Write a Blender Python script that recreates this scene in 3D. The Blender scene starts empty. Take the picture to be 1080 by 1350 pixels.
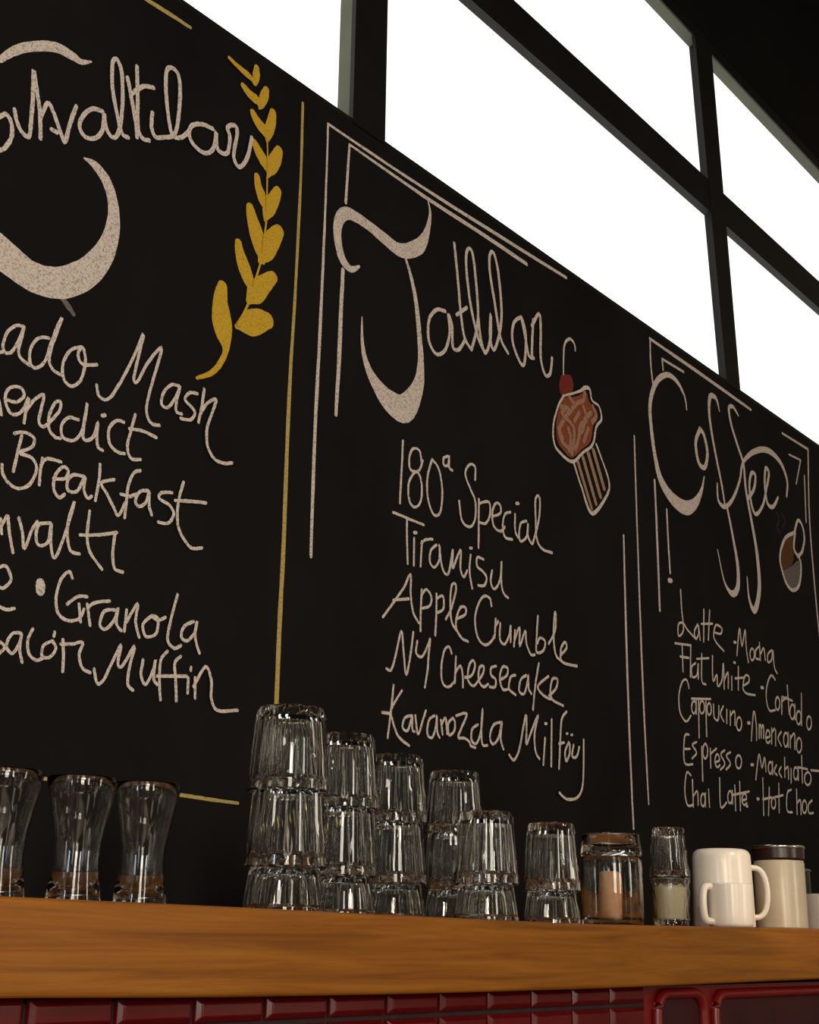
import bpy, bmesh, math, random
from mathutils import Matrix, Vector
random.seed(7)
scene = bpy.context.scene
COL = scene.collection
PI = math.pi

# ------------------------------------------------------------------ camera
# world: X along the chalkboard wall, Y into the wall (board face at y = 0), Z up, floor at z = 0
cam_d = bpy.data.cameras.new('camera')
cam_d.sensor_width = 36.0
cam_d.sensor_fit = 'AUTO'
cam_d.lens = 47.7801
cam_d.clip_start = 0.02
cam = bpy.data.objects.new('camera', cam_d)
COL.objects.link(cam)
cam.matrix_world = Matrix.Translation((0.0, -1.75, 1.12)) @ Matrix(((0.6251074, -0.2444993, -0.7412563), (-0.7803756, -0.1763504, -0.5999288), (0.0159613, 0.9534782, -0.3010392))).to_4x4()
scene.camera = cam

# ------------------------------------------------------------------ world, lights, exposure
scene.view_settings.view_transform = 'Standard'
scene.view_settings.look = 'None'
scene.view_settings.exposure = 0.0
scene.view_settings.gamma = 1.0
scene.view_settings.use_curve_mapping = False
world = bpy.data.worlds.new('dim_room')
scene.world = world
world.use_nodes = True
# dim warm surroundings; upright bright noise patches added for reflections in the glass
wn = world.node_tree
tc = wn.nodes.new('ShaderNodeTexCoord')
mp = wn.nodes.new('ShaderNodeMapping')
mp.inputs['Scale'].default_value = (1.0, 1.0, 0.28)
nz = wn.nodes.new('ShaderNodeTexNoise')
nz.inputs['Scale'].default_value = 9.0
nz.inputs['Detail'].default_value = 2.0
rp = wn.nodes.new('ShaderNodeValToRGB')
rp.color_ramp.interpolation = 'LINEAR'
rp.color_ramp.elements[0].position = 0.585
rp.color_ramp.elements[0].color = (0.020, 0.016, 0.013, 1)
rp.color_ramp.elements[1].position = 0.665
rp.color_ramp.elements[1].color = (1.0, 0.80, 0.55, 1)
wn.links.new(tc.outputs['Generated'], mp.inputs['Vector'])
wn.links.new(mp.outputs['Vector'], nz.inputs['Vector'])
wn.links.new(nz.outputs['Fac'], rp.inputs['Fac'])
wn.links.new(rp.outputs['Color'], wn.nodes['Background'].inputs[0])
wn.nodes['Background'].inputs[1].default_value = 1.7
scene.cycles.max_bounces = 24
scene.cycles.transmission_bounces = 24
scene.cycles.transparent_max_bounces = 16
scene.cycles.caustics_reflective = False
scene.cycles.sample_clamp_indirect = 4.0


def lamp(name, kind, loc, target, energy, color, **kw):
    d = bpy.data.lights.new(name, kind)
    d.energy = energy
    d.color = color
    for k, v in kw.items():
        setattr(d, k, v)
    o = bpy.data.objects.new(name, d)
    COL.objects.link(o)
    o.location = loc
    o.rotation_euler = (Vector(target) - Vector(loc)).to_track_quat('-Z', 'Y').to_euler()
    return o


# warm lamp at the left front; the right one is added to brighten the cups
lamp('warm_point_light', 'POINT', (0.10, -1.85, 1.70), (0, 0, 0), 11.0, (1.0, 0.72, 0.47), shadow_soft_size=0.05)
lamp('warm_point_light', 'POINT', (2.60, -2.00, 2.05), (0, 0, 0), 4.5, (1.0, 0.74, 0.48), shadow_soft_size=0.05)
# added narrow fill, not a room fixture, brightening the white cups
lamp('cup_fill_light', 'SPOT', (1.75, -1.95, 2.05), (2.08, -0.75, 1.275), 42.0, (1.0, 0.80, 0.56), shadow_soft_size=0.03, spot_size=0.34, spot_blend=0.7)
# small point lights added to put bright specks in the glasses
for (x, y, z, e) in ((-0.6, -3.4, 2.1, 2.2), (0.9, -4.2, 2.5, 3.0), (1.7, -3.0, 2.4, 2.0), (3.4, -3.6, 2.3, 2.2), (-1.8, -3.0, 2.4, 2.2), (0.3, -3.1, 1.9, 1.6)):
    lamp('glint_light', 'POINT', (x, y, z), (0, 0, 0), e * 0.8, (1.0, 0.78, 0.52), shadow_soft_size=0.035)
# street windows behind the camera
WIN = (1.0, 0.91, 0.76)
lamp('street_window_light', 'AREA', (-1.75, -3.9, 1.80), (0.9, -0.4, 1.5), 52.0, WIN, shape='RECTANGLE', size=0.80, size_y=1.5)
lamp('street_window_light', 'AREA', (-0.35, -4.6, 1.80), (0.9, -0.4, 1.5), 22.0, WIN, shape='RECTANGLE', size=0.32, size_y=1.5)
lamp('street_window_light', 'AREA', (2.9, -4.8, 1.80), (1.4, -0.4, 1.5), 22.0, WIN, shape='RECTANGLE', size=0.42, size_y=1.5)
lamp('street_window_light', 'AREA', (-3.0, -1.7, 1.55), (0.8, -0.6, 1.3), 14.0, (0.62, 0.76, 1.0), shape='RECTANGLE', size=0.30, size_y=1.0)


# ------------------------------------------------------------------ materials
def mat(name, color, rough=0.5, metal=0.0, spec=0.5):
    m = bpy.data.materials.new(name)
    m.use_nodes = True
    b = m.node_tree.nodes['Principled BSDF']
    b.inputs['Base Color'].default_value = (*color, 1)
    b.inputs['Roughness'].default_value = rough
    b.inputs['Metallic'].default_value = metal
    b.inputs['Specular IOR Level'].default_value = spec
    return m


def bsdf(m):
    return m.node_tree.nodes['Principled BSDF']


def noise_mix(m, c1, c2, scale=(1, 1, 1), nscale=5.0, detail=6.0, lo=0.35, hi=0.65, rough=0.6, distort=0.0):
    nt = m.node_tree
    tc = nt.nodes.new('ShaderNodeTexCoord')
    mp = nt.nodes.new('ShaderNodeMapping')
    mp.inputs['Scale'].default_value = scale
    nz = nt.nodes.new('ShaderNodeTexNoise')
    nz.inputs['Scale'].default_value = nscale
    nz.inputs['Detail'].default_value = detail
    nz.inputs['Roughness'].default_value = rough
    nz.inputs['Distortion'].default_value = distort
    rp = nt.nodes.new('ShaderNodeValToRGB')
    rp.color_ramp.elements[0].position = lo
    rp.color_ramp.elements[0].color = (*c1, 1)
    rp.color_ramp.elements[1].position = hi
    rp.color_ramp.elements[1].color = (*c2, 1)
    nt.links.new(tc.outputs['Object'], mp.inputs['Vector'])
    nt.links.new(mp.outputs['Vector'], nz.inputs['Vector'])
    nt.links.new(nz.outputs['Fac'], rp.inputs['Fac'])
    nt.links.new(rp.outputs['Color'], bsdf(m).inputs['Base Color'])
    return nz, rp


M_BOARD = mat('chalkboard_paint', (0.016, 0.014, 0.013), 0.8, spec=0.15)
noise_mix(M_BOARD, (0.0068, 0.0064, 0.0074), (0.0112, 0.0106, 0.0120), scale=(1.2, 1, 0.7), nscale=2.2, detail=7)


def chalk(name, c, bare=0.35):
    m = mat(name, c, 0.95, spec=0.1)
    dark = tuple(v * bare for v in c)
    noise_mix(m, dark, c, nscale=300.0, detail=3.5, lo=0.30, hi=0.52)
    return m


CH = {
    'white': chalk('white_chalk', (0.90, 0.79, 0.72), 0.34),
    'yellow': chalk('yellow_chalk', (0.80, 0.50, 0.05), 0.65),
    'paleyellow': chalk('pale_yellow_chalk', (0.66, 0.50, 0.17), 0.5),
    'grey': chalk('thin_grey_chalk', (0.22, 0.19, 0.19)),
    'smear': chalk('rubbed_chalk', (0.06, 0.055, 0.055)),
    'rust': chalk('rust_chalk', (0.36, 0.10, 0.045), 0.3),
    'red': chalk('red_chalk', (0.26, 0.045, 0.03), 0.5),
    'blush': chalk('blush_chalk', (0.50, 0.27, 0.20), 0.4),
    'tan': chalk('tan_chalk', (0.50, 0.32, 0.21), 0.5),
    'brown': chalk('brown_chalk', (0.17, 0.075, 0.03), 0.5),
}

M_WALL = mat('black_wall_paint', (0.006, 0.006, 0.006), 0.8, spec=0.15)
noise_mix(M_WALL, (0.0055, 0.005, 0.005), (0.0075, 0.007, 0.007), nscale=3)
M_CEIL = mat('black_ceiling_paint', (0.006, 0.006, 0.006), 0.9, spec=0.1)
noise_mix(M_CEIL, (0.005, 0.005, 0.005), (0.007, 0.007, 0.007), nscale=2)
M_FLOOR = mat('dark_floor', (0.05, 0.04, 0.035), 0.6)
noise_mix(M_FLOOR, (0.04, 0.032, 0.028), (0.065, 0.052, 0.045), nscale=4)
M_FRAME = mat('black_window_frame', (0.008, 0.0075, 0.0075), 0.6, spec=0.25)
noise_mix(M_FRAME, (0.0065, 0.006, 0.006), (0.0095, 0.009, 0.009), nscale=6)
M_JAMB = mat('grey_jamb_paint', (0.10, 0.105, 0.078), 0.8)
noise_mix(M_JAMB, (0.092, 0.098, 0.070), (0.112, 0.118, 0.088), nscale=5)
M_PANE = mat('lit_frosted_glass', (0.8, 0.8, 0.76), 0.6)
bsdf(M_PANE).inputs['Emission Color'].default_value = (1.0, 1.0, 0.955, 1)
bsdf(M_PANE).inputs['Emission Strength'].default_value = 1.25

M_WOOD = mat('honey_wood', (0.45, 0.2, 0.06), 0.42, spec=0.25)
nz, rp = noise_mix(M_WOOD, (0.19, 0.060, 0.0055), (0.40, 0.150, 0.014), scale=(1.1, 14, 26), nscale=3.2, detail=8, lo=0.30, hi=0.70, distort=0.6)
e = rp.color_ramp.elements.new(0.5)
e.color = (0.30, 0.104, 0.009, 1)
nt = M_WOOD.node_tree
bp = nt.nodes.new('ShaderNodeBump')
bp.inputs['Strength'].default_value = 0.12
bp.inputs['Distance'].default_value = 0.004
nt.links.new(nz.outputs['Fac'], bp.inputs['Height'])
nt.links.new(bp.outputs['Normal'], bsdf(M_WOOD).inputs['Normal'])

M_TILE = mat('red_glazed_tile', (0.20, 0.007, 0.010), 0.20)
noise_mix(M_TILE, (0.095, 0.003, 0.005), (0.130, 0.004, 0.006), nscale=9)
M_GROUT = mat('dark_grout', (0.028, 0.010, 0.010), 0.9)
noise_mix(M_GROUT, (0.02, 0.008, 0.008), (0.035, 0.013, 0.013), nscale=40)
M_RED = mat('red_lacquer', (0.30, 0.012, 0.010), 0.32)
noise_mix(M_RED, (0.17, 0.006, 0.006), (0.22, 0.008, 0.008), nscale=6)
M_INSET = mat('dark_red_panel', (0.045, 0.008, 0.010), 0.6, spec=0.2)
noise_mix(M_INSET, (0.035, 0.007, 0.009), (0.055, 0.010, 0.012), nscale=8)


def glass(name, tint=(0.97, 0.985, 0.975)):
    m = mat(name, tint, 0.0)
    b = bsdf(m)
    b.inputs['Transmission Weight'].default_value = 1.0
    b.inputs['IOR'].default_value = 1.48
    return m


M_GLASS = glass('clear_glass')
M_CERAMIC = mat('white_glazed_ceramic', (0.72, 0.68, 0.62), 0.22)
noise_mix(M_CERAMIC, (0.82, 0.76, 0.68), (0.87, 0.81, 0.73), nscale=12)
M_CREAM = mat('cream_glazed_ceramic', (0.62, 0.54, 0.40), 0.25)
noise_mix(M_CREAM, (0.72, 0.62, 0.46), (0.80, 0.70, 0.54), nscale=12)
M_LID = mat('dark_brown_lid', (0.035, 0.012, 0.010), 0.3)
noise_mix(M_LID, (0.028, 0.010, 0.008), (0.045, 0.016, 0.013), nscale=14)
M_PEACH = mat('peach_wax', (0.85, 0.36, 0.17), 0.5)
noise_mix(M_PEACH, (0.90, 0.42, 0.20), (0.96, 0.60, 0.36), nscale=28)
M_SUGAR = mat('pale_sugar', (0.70, 0.58, 0.36), 0.8)
noise_mix(M_SUGAR, (0.80, 0.68, 0.42), (0.92, 0.82, 0.60), nscale=60)
M_STEEL = mat('brushed_rim', (0.6, 0.58, 0.55), 0.25, metal=1.0)
noise_mix(M_STEEL, (0.55, 0.53, 0.50), (0.65, 0.63, 0.60), nscale=50)
M_BLACKJAR = mat('black_canister', (0.012, 0.012, 0.014), 0.3)
noise_mix(M_BLACKJAR, (0.010, 0.010, 0.012), (0.016, 0.016, 0.018), nscale=10)


# ------------------------------------------------------------------ mesh helpers
def add_box(bm, x0, x1, y0, y1, z0, z1):
    v = [bm.verts.new(p) for p in ((x0, y0, z0), (x1, y0, z0), (x1, y1, z0), (x0, y1, z0),
                                   (x0, y0, z1), (x1, y0, z1), (x1, y1, z1), (x0, y1, z1))]
    for f in ((0, 3, 2, 1), (4, 5, 6, 7), (0, 1, 5, 4), (1, 2, 6, 5), (2, 3, 7, 6), (3, 0, 4, 7)):
        bm.faces.new([v[i] for i in f])
    return v


def add_lathe(bm, prof, n=48, radius_fn=None):
    """prof: (r, z) list; r == 0 closes with one vertex."""
    rings = []
    for i, (r, z) in enumerate(prof):
        if r <= 1e-6:
            rings.append([bm.verts.new((0, 0, z))])
        else:
            ring = []
            for k in range(n):
                a = 2 * PI * k / n
                rr = radius_fn(i, r, a) if radius_fn else r
                ring.append(bm.verts.new((rr * math.cos(a), rr * math.sin(a), z)))
            rings.append(ring)
    for A, B in zip(rings, rings[1:]):
        for k in range(n):
            k2 = (k + 1) % n
            if len(A) == 1 and len(B) == 1:
                continue
            if len(A) == 1:
                bm.faces.new((A[0], B[k2], B[k]))
            elif len(B) == 1:
                bm.faces.new((A[k], A[k2], B[0]))
            else:
                bm.faces.new((A[k], A[k2], B[k2], B[k]))


def add_tube(bm, pts, rad, n=12, flat=1.0, side=None):
    """round tube along pts; flat < 1 squashes it along 'side'."""
    pts = [Vector(p) for p in pts]
    rings = []
    for i, p in enumerate(pts):
        t = (pts[min(i + 1, len(pts) - 1)] - pts[max(i - 1, 0)]).normalized()
        s = Vector(side) if side else (Vector((0, 0, 1)) if abs(t.z) < 0.9 else Vector((1, 0, 0)))
        u = (s - t * s.dot(t)).normalized()
        w = t.cross(u)
        r = rad[i] if isinstance(rad, (list, tuple)) else rad
        rings.append([bm.verts.new(p + u * (r * flat * math.cos(2 * PI * k / n)) + w * (r * math.sin(2 * PI * k / n))) for k in range(n)])
    for A, B in zip(rings, rings[1:]):
        for k in range(n):
            bm.faces.new((A[k], A[(k + 1) % n], B[(k + 1) % n], B[k]))
    bm.faces.new(rings[0][::-1])
    bm.faces.new(rings[-1])


def obj(name, bm, material, parent=None, smooth=False, loc=None, bevel=0.0, angle=0.6):
    bmesh.ops.recalc_face_normals(bm, faces=bm.faces)
    me = bpy.data.meshes.new(name)
    bm.to_mesh(me)
    bm.free()
    me.materials.append(material)
    if smooth:
        for p in me.polygons:
            p.use_smooth = True
        me.set_sharp_from_angle(angle=angle)
    o = bpy.data.objects.new(name, me)
    COL.objects.link(o)
    if parent:
        o.parent = parent
    if loc:
        o.location = loc
    if bevel:
        md = o.modifiers.new('bevel', 'BEVEL')
        md.width = bevel
        md.segments = 3
        md.limit_method = 'ANGLE'
    return o


def tag(o, label, cat, group=None):
    o['label'] = label
    o['category'] = cat
    if group:
        o['group'] = group
    return o


def thing(name, label, cat, loc=(0, 0, 0), rotz=0.0, group=None):
    o = bpy.data.objects.new(name, None)
    COL.objects.link(o)
    o.empty_display_size = 0.05
    o.location = loc
    o.rotation_euler = (0, 0, rotz)
    return tag(o, label, cat, group)


def struct(name, bm, m, parent=None):
    o = obj(name, bm, m, parent)
    if not parent:
        o['kind'] = 'structure'
    return o


def box_obj(name, b, m, parent=None, bevel=0.0):
    bm = bmesh.new()
    add_box(bm, *b)
    return obj(name, bm, m, parent, bevel=bevel)


def dup(root, loc, rotz=0.0):
    r = root.copy()
    COL.objects.link(r)
    r.location = loc
    r.rotation_euler = (0, 0, rotz)
    for ch in list(root.children):
        c = ch.copy()
        COL.objects.link(c)
        c.parent = r
        for g in list(ch.children):
            d = g.copy()
            COL.objects.link(d)
            d.parent = c
    return r


# ------------------------------------------------------------------ room shell
def sbox(name, b, m):
    bm = bmesh.new()
    add_box(bm, *b)
    return struct(name, bm, m)


XL, XR = -1.6, 6.6
Z_SILL, Z_HEAD, Z_CEIL = 2.855, 4.105, 5.60
W0, W1 = 0.25, 5.55                       # window opening along the wall
bm = bmesh.new()
add_box(bm, XL, XR, 0.022, 0.20, 0.0, Z_SILL - 0.012)
add_box(bm, XL, XR, 0.022, 0.20, Z_HEAD + 0.045, Z_CEIL)
add_box(bm, XL, W0 - 0.06, 0.022, 0.20, Z_SILL - 0.012, Z_HEAD + 0.045)
add_box(bm, W1 + 0.06, XR, 0.022, 0.20, Z_SILL - 0.012, Z_HEAD + 0.045)
struct('wall_back', bm, M_WALL)
sbox('ceiling', (XL, XR, -5.6, 0.20, Z_CEIL, Z_CEIL + 0.1), M_CEIL)
sbox('floor', (XL, XR, -5.6, 0.20, -0.1, 0.0), M_FLOOR)

# ------------------------------------------------------------------ lit band of windows above the board
win = bpy.data.objects.new('window_1', None)
COL.objects.link(win)
win['kind'] = 'structure'
win.location = (0, 0, Z_SILL)
H = Z_HEAD - Z_SILL
REC = 0.045                               # glass set back behind the frame face


def wbox(bm, x0, x1, y0, y1, z0, z1, lean=0.0):
    v = add_box(bm, x0, x1, y0, y1, z0, z1)
    la, lb = lean if isinstance(lean, tuple) else (lean, lean)
    for q, l in zip(v[4:], (la, lb, lb, la)):
        q.co.x += l


def wpart(name, m, *boxes):
    bm = bmesh.new()
    for b in boxes:
        wbox(bm, *b)
    return obj(name, bm, m, win)


T0, T1 = 3.440 - Z_SILL, 3.562 - Z_SILL    # transom
# left edge, right edge, lean of each edge, closed sides (True) or a flat cap on a narrow web
MULL = [(0.25, 0.34, 0.0, 0.0, True), (1.936, 2.048, -0.008, -0.008, True), (3.764, 3.864, -0.092, -0.066, False), (5.44, 5.54, -0.05, -0.05, False)]
# black frame faces (front 6 mm) and grey jamb linings behind them
wpart('window_frame', M_FRAME, (W0 - 0.06, W1 + 0.06, 0.0, 0.006, H, H + 0.045), (W0 - 0.06, W1 + 0.06, 0.0, 0.022, -0.012, 0.0))
wpart('transom', M_FRAME, (W0, W1, -0.002, 0.008, T0, T1))
wpart('transom_jamb', M_FRAME, (W0, W1, 0.0082, 0.026, T0 + 0.001, T1 - 0.001), (W0, W1, 0.026, REC + 0.01, T0 + 0.058, T1 - 0.050))
for (a, b, la, lb, closed) in MULL:
    wpart('mullion', M_FRAME, (a, b, -0.0035, 0.0085, -0.012, H, (la, lb)))
    if closed:
        wpart('mullion_jamb', M_JAMB, (a + 0.001, b - 0.001, 0.0086, REC + 0.012, 0.0, H, (la, lb)))
    else:
        c = (a + b) / 2 + 0.012
        wpart('mullion_web', M_FRAME, (c - 0.012, c + 0.012, 0.0086, REC + 0.012, 0.0, H, (la, lb)))
wpart('head_jamb', M_JAMB, (W0 - 0.06, W1 + 0.06, 0.006, REC + 0.03, H, H + 0.045))
wpart('sill_jamb', M_JAMB, (W0, W1, 0.022, REC + 0.03, -0.012, 0.0))
for k in range(3):
    xa = (MULL[k][0] + MULL[k][1]) / 2
    xb = (MULL[k + 1][0] + MULL[k + 1][1]) / 2
    for (za, zb) in ((0.0, (T0 + T1) / 2 - 0.002), ((T0 + T1) / 2 + 0.002, H + 0.0)):
        wpart('window_pane', M_PANE, (xa + 0.002, xb - 0.002, REC, REC + 0.006, za, zb))

# ------------------------------------------------------------------ chalkboard
board = thing('chalkboard', 'wall-long black chalkboard menu in three chalk-lettered panels under the lit windows', 'chalkboard', (0, 0, 0))
box_obj('board_panel', (XL + 0.2, 5.8, 0.0, 0.020, 1.15, Z_SILL - 0.012), M_BOARD, board)


def smooth_line(pts, sub=5):
    if len(pts) < 3:
        return pts
    out = []
    for i in range(len(pts) - 1):
        p0 = pts[max(i - 1, 0)]
        p1, p2 = pts[i], pts[i + 1]
        p3 = pts[min(i + 2, len(pts) - 1)]
        for k in range(sub):
            t = k / sub
            out.append(tuple(0.5 * (2 * b + (c - a) * t + (2 * a - 5 * b + 4 * c - d) * t * t + (3 * b - a - 3 * c + d) * t ** 3)
                             for a, b, c, d in zip(p0, p1, p2, p3)))
    out.append(pts[-1])
    return out


def ribbon(bm, pts, y):
    pts = smooth_line(pts)
    q = [pts[0]]
    for p in pts[1:]:
        if math.hypot(p[0] - q[-1][0], p[1] - q[-1][1]) > 0.0006:
            q.append(p)
    if len(q) < 2:
        return y
    def cap(a, b):
        l = math.hypot(a[0] - b[0], a[1] - b[1])
        ux, uz = (a[0] - b[0]) / l, (a[1] - b[1]) / l
        return [(a[0] + ux * a[2] * d, a[1] + uz * a[2] * d, a[2] * f) for d, f in ((0.24, 0.86), (0.40, 0.58), (0.48, 0.2))]
    q = cap(q[0], q[1])[::-1] + q + cap(q[-1], q[-2])
    prev = None
    for i, (x, z, w) in enumerate(q):
        a, b = q[max(i - 1, 0)], q[min(i + 1, len(q) - 1)]
        tx, tz = b[0] - a[0], b[1] - a[1]
        l = math.hypot(tx, tz) or 1.0
        nx, nz_ = -tz / l, tx / l
        jit = min(0.15 * w * 0.5, 0.0005)
        w1 = w * 0.5 + random.uniform(-jit, jit)
        w2 = w * 0.5 + random.uniform(-jit, jit)
        y -= 1.2e-5
        v = (bm.verts.new((x + nx * w1, y, z + nz_ * w1)), bm.verts.new((x - nx * w2, y, z - nz_ * w2)))
        if prev:
            bm.faces.new((prev[0], prev[1], v[1], v[0]))
        prev = v
    return y


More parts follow.
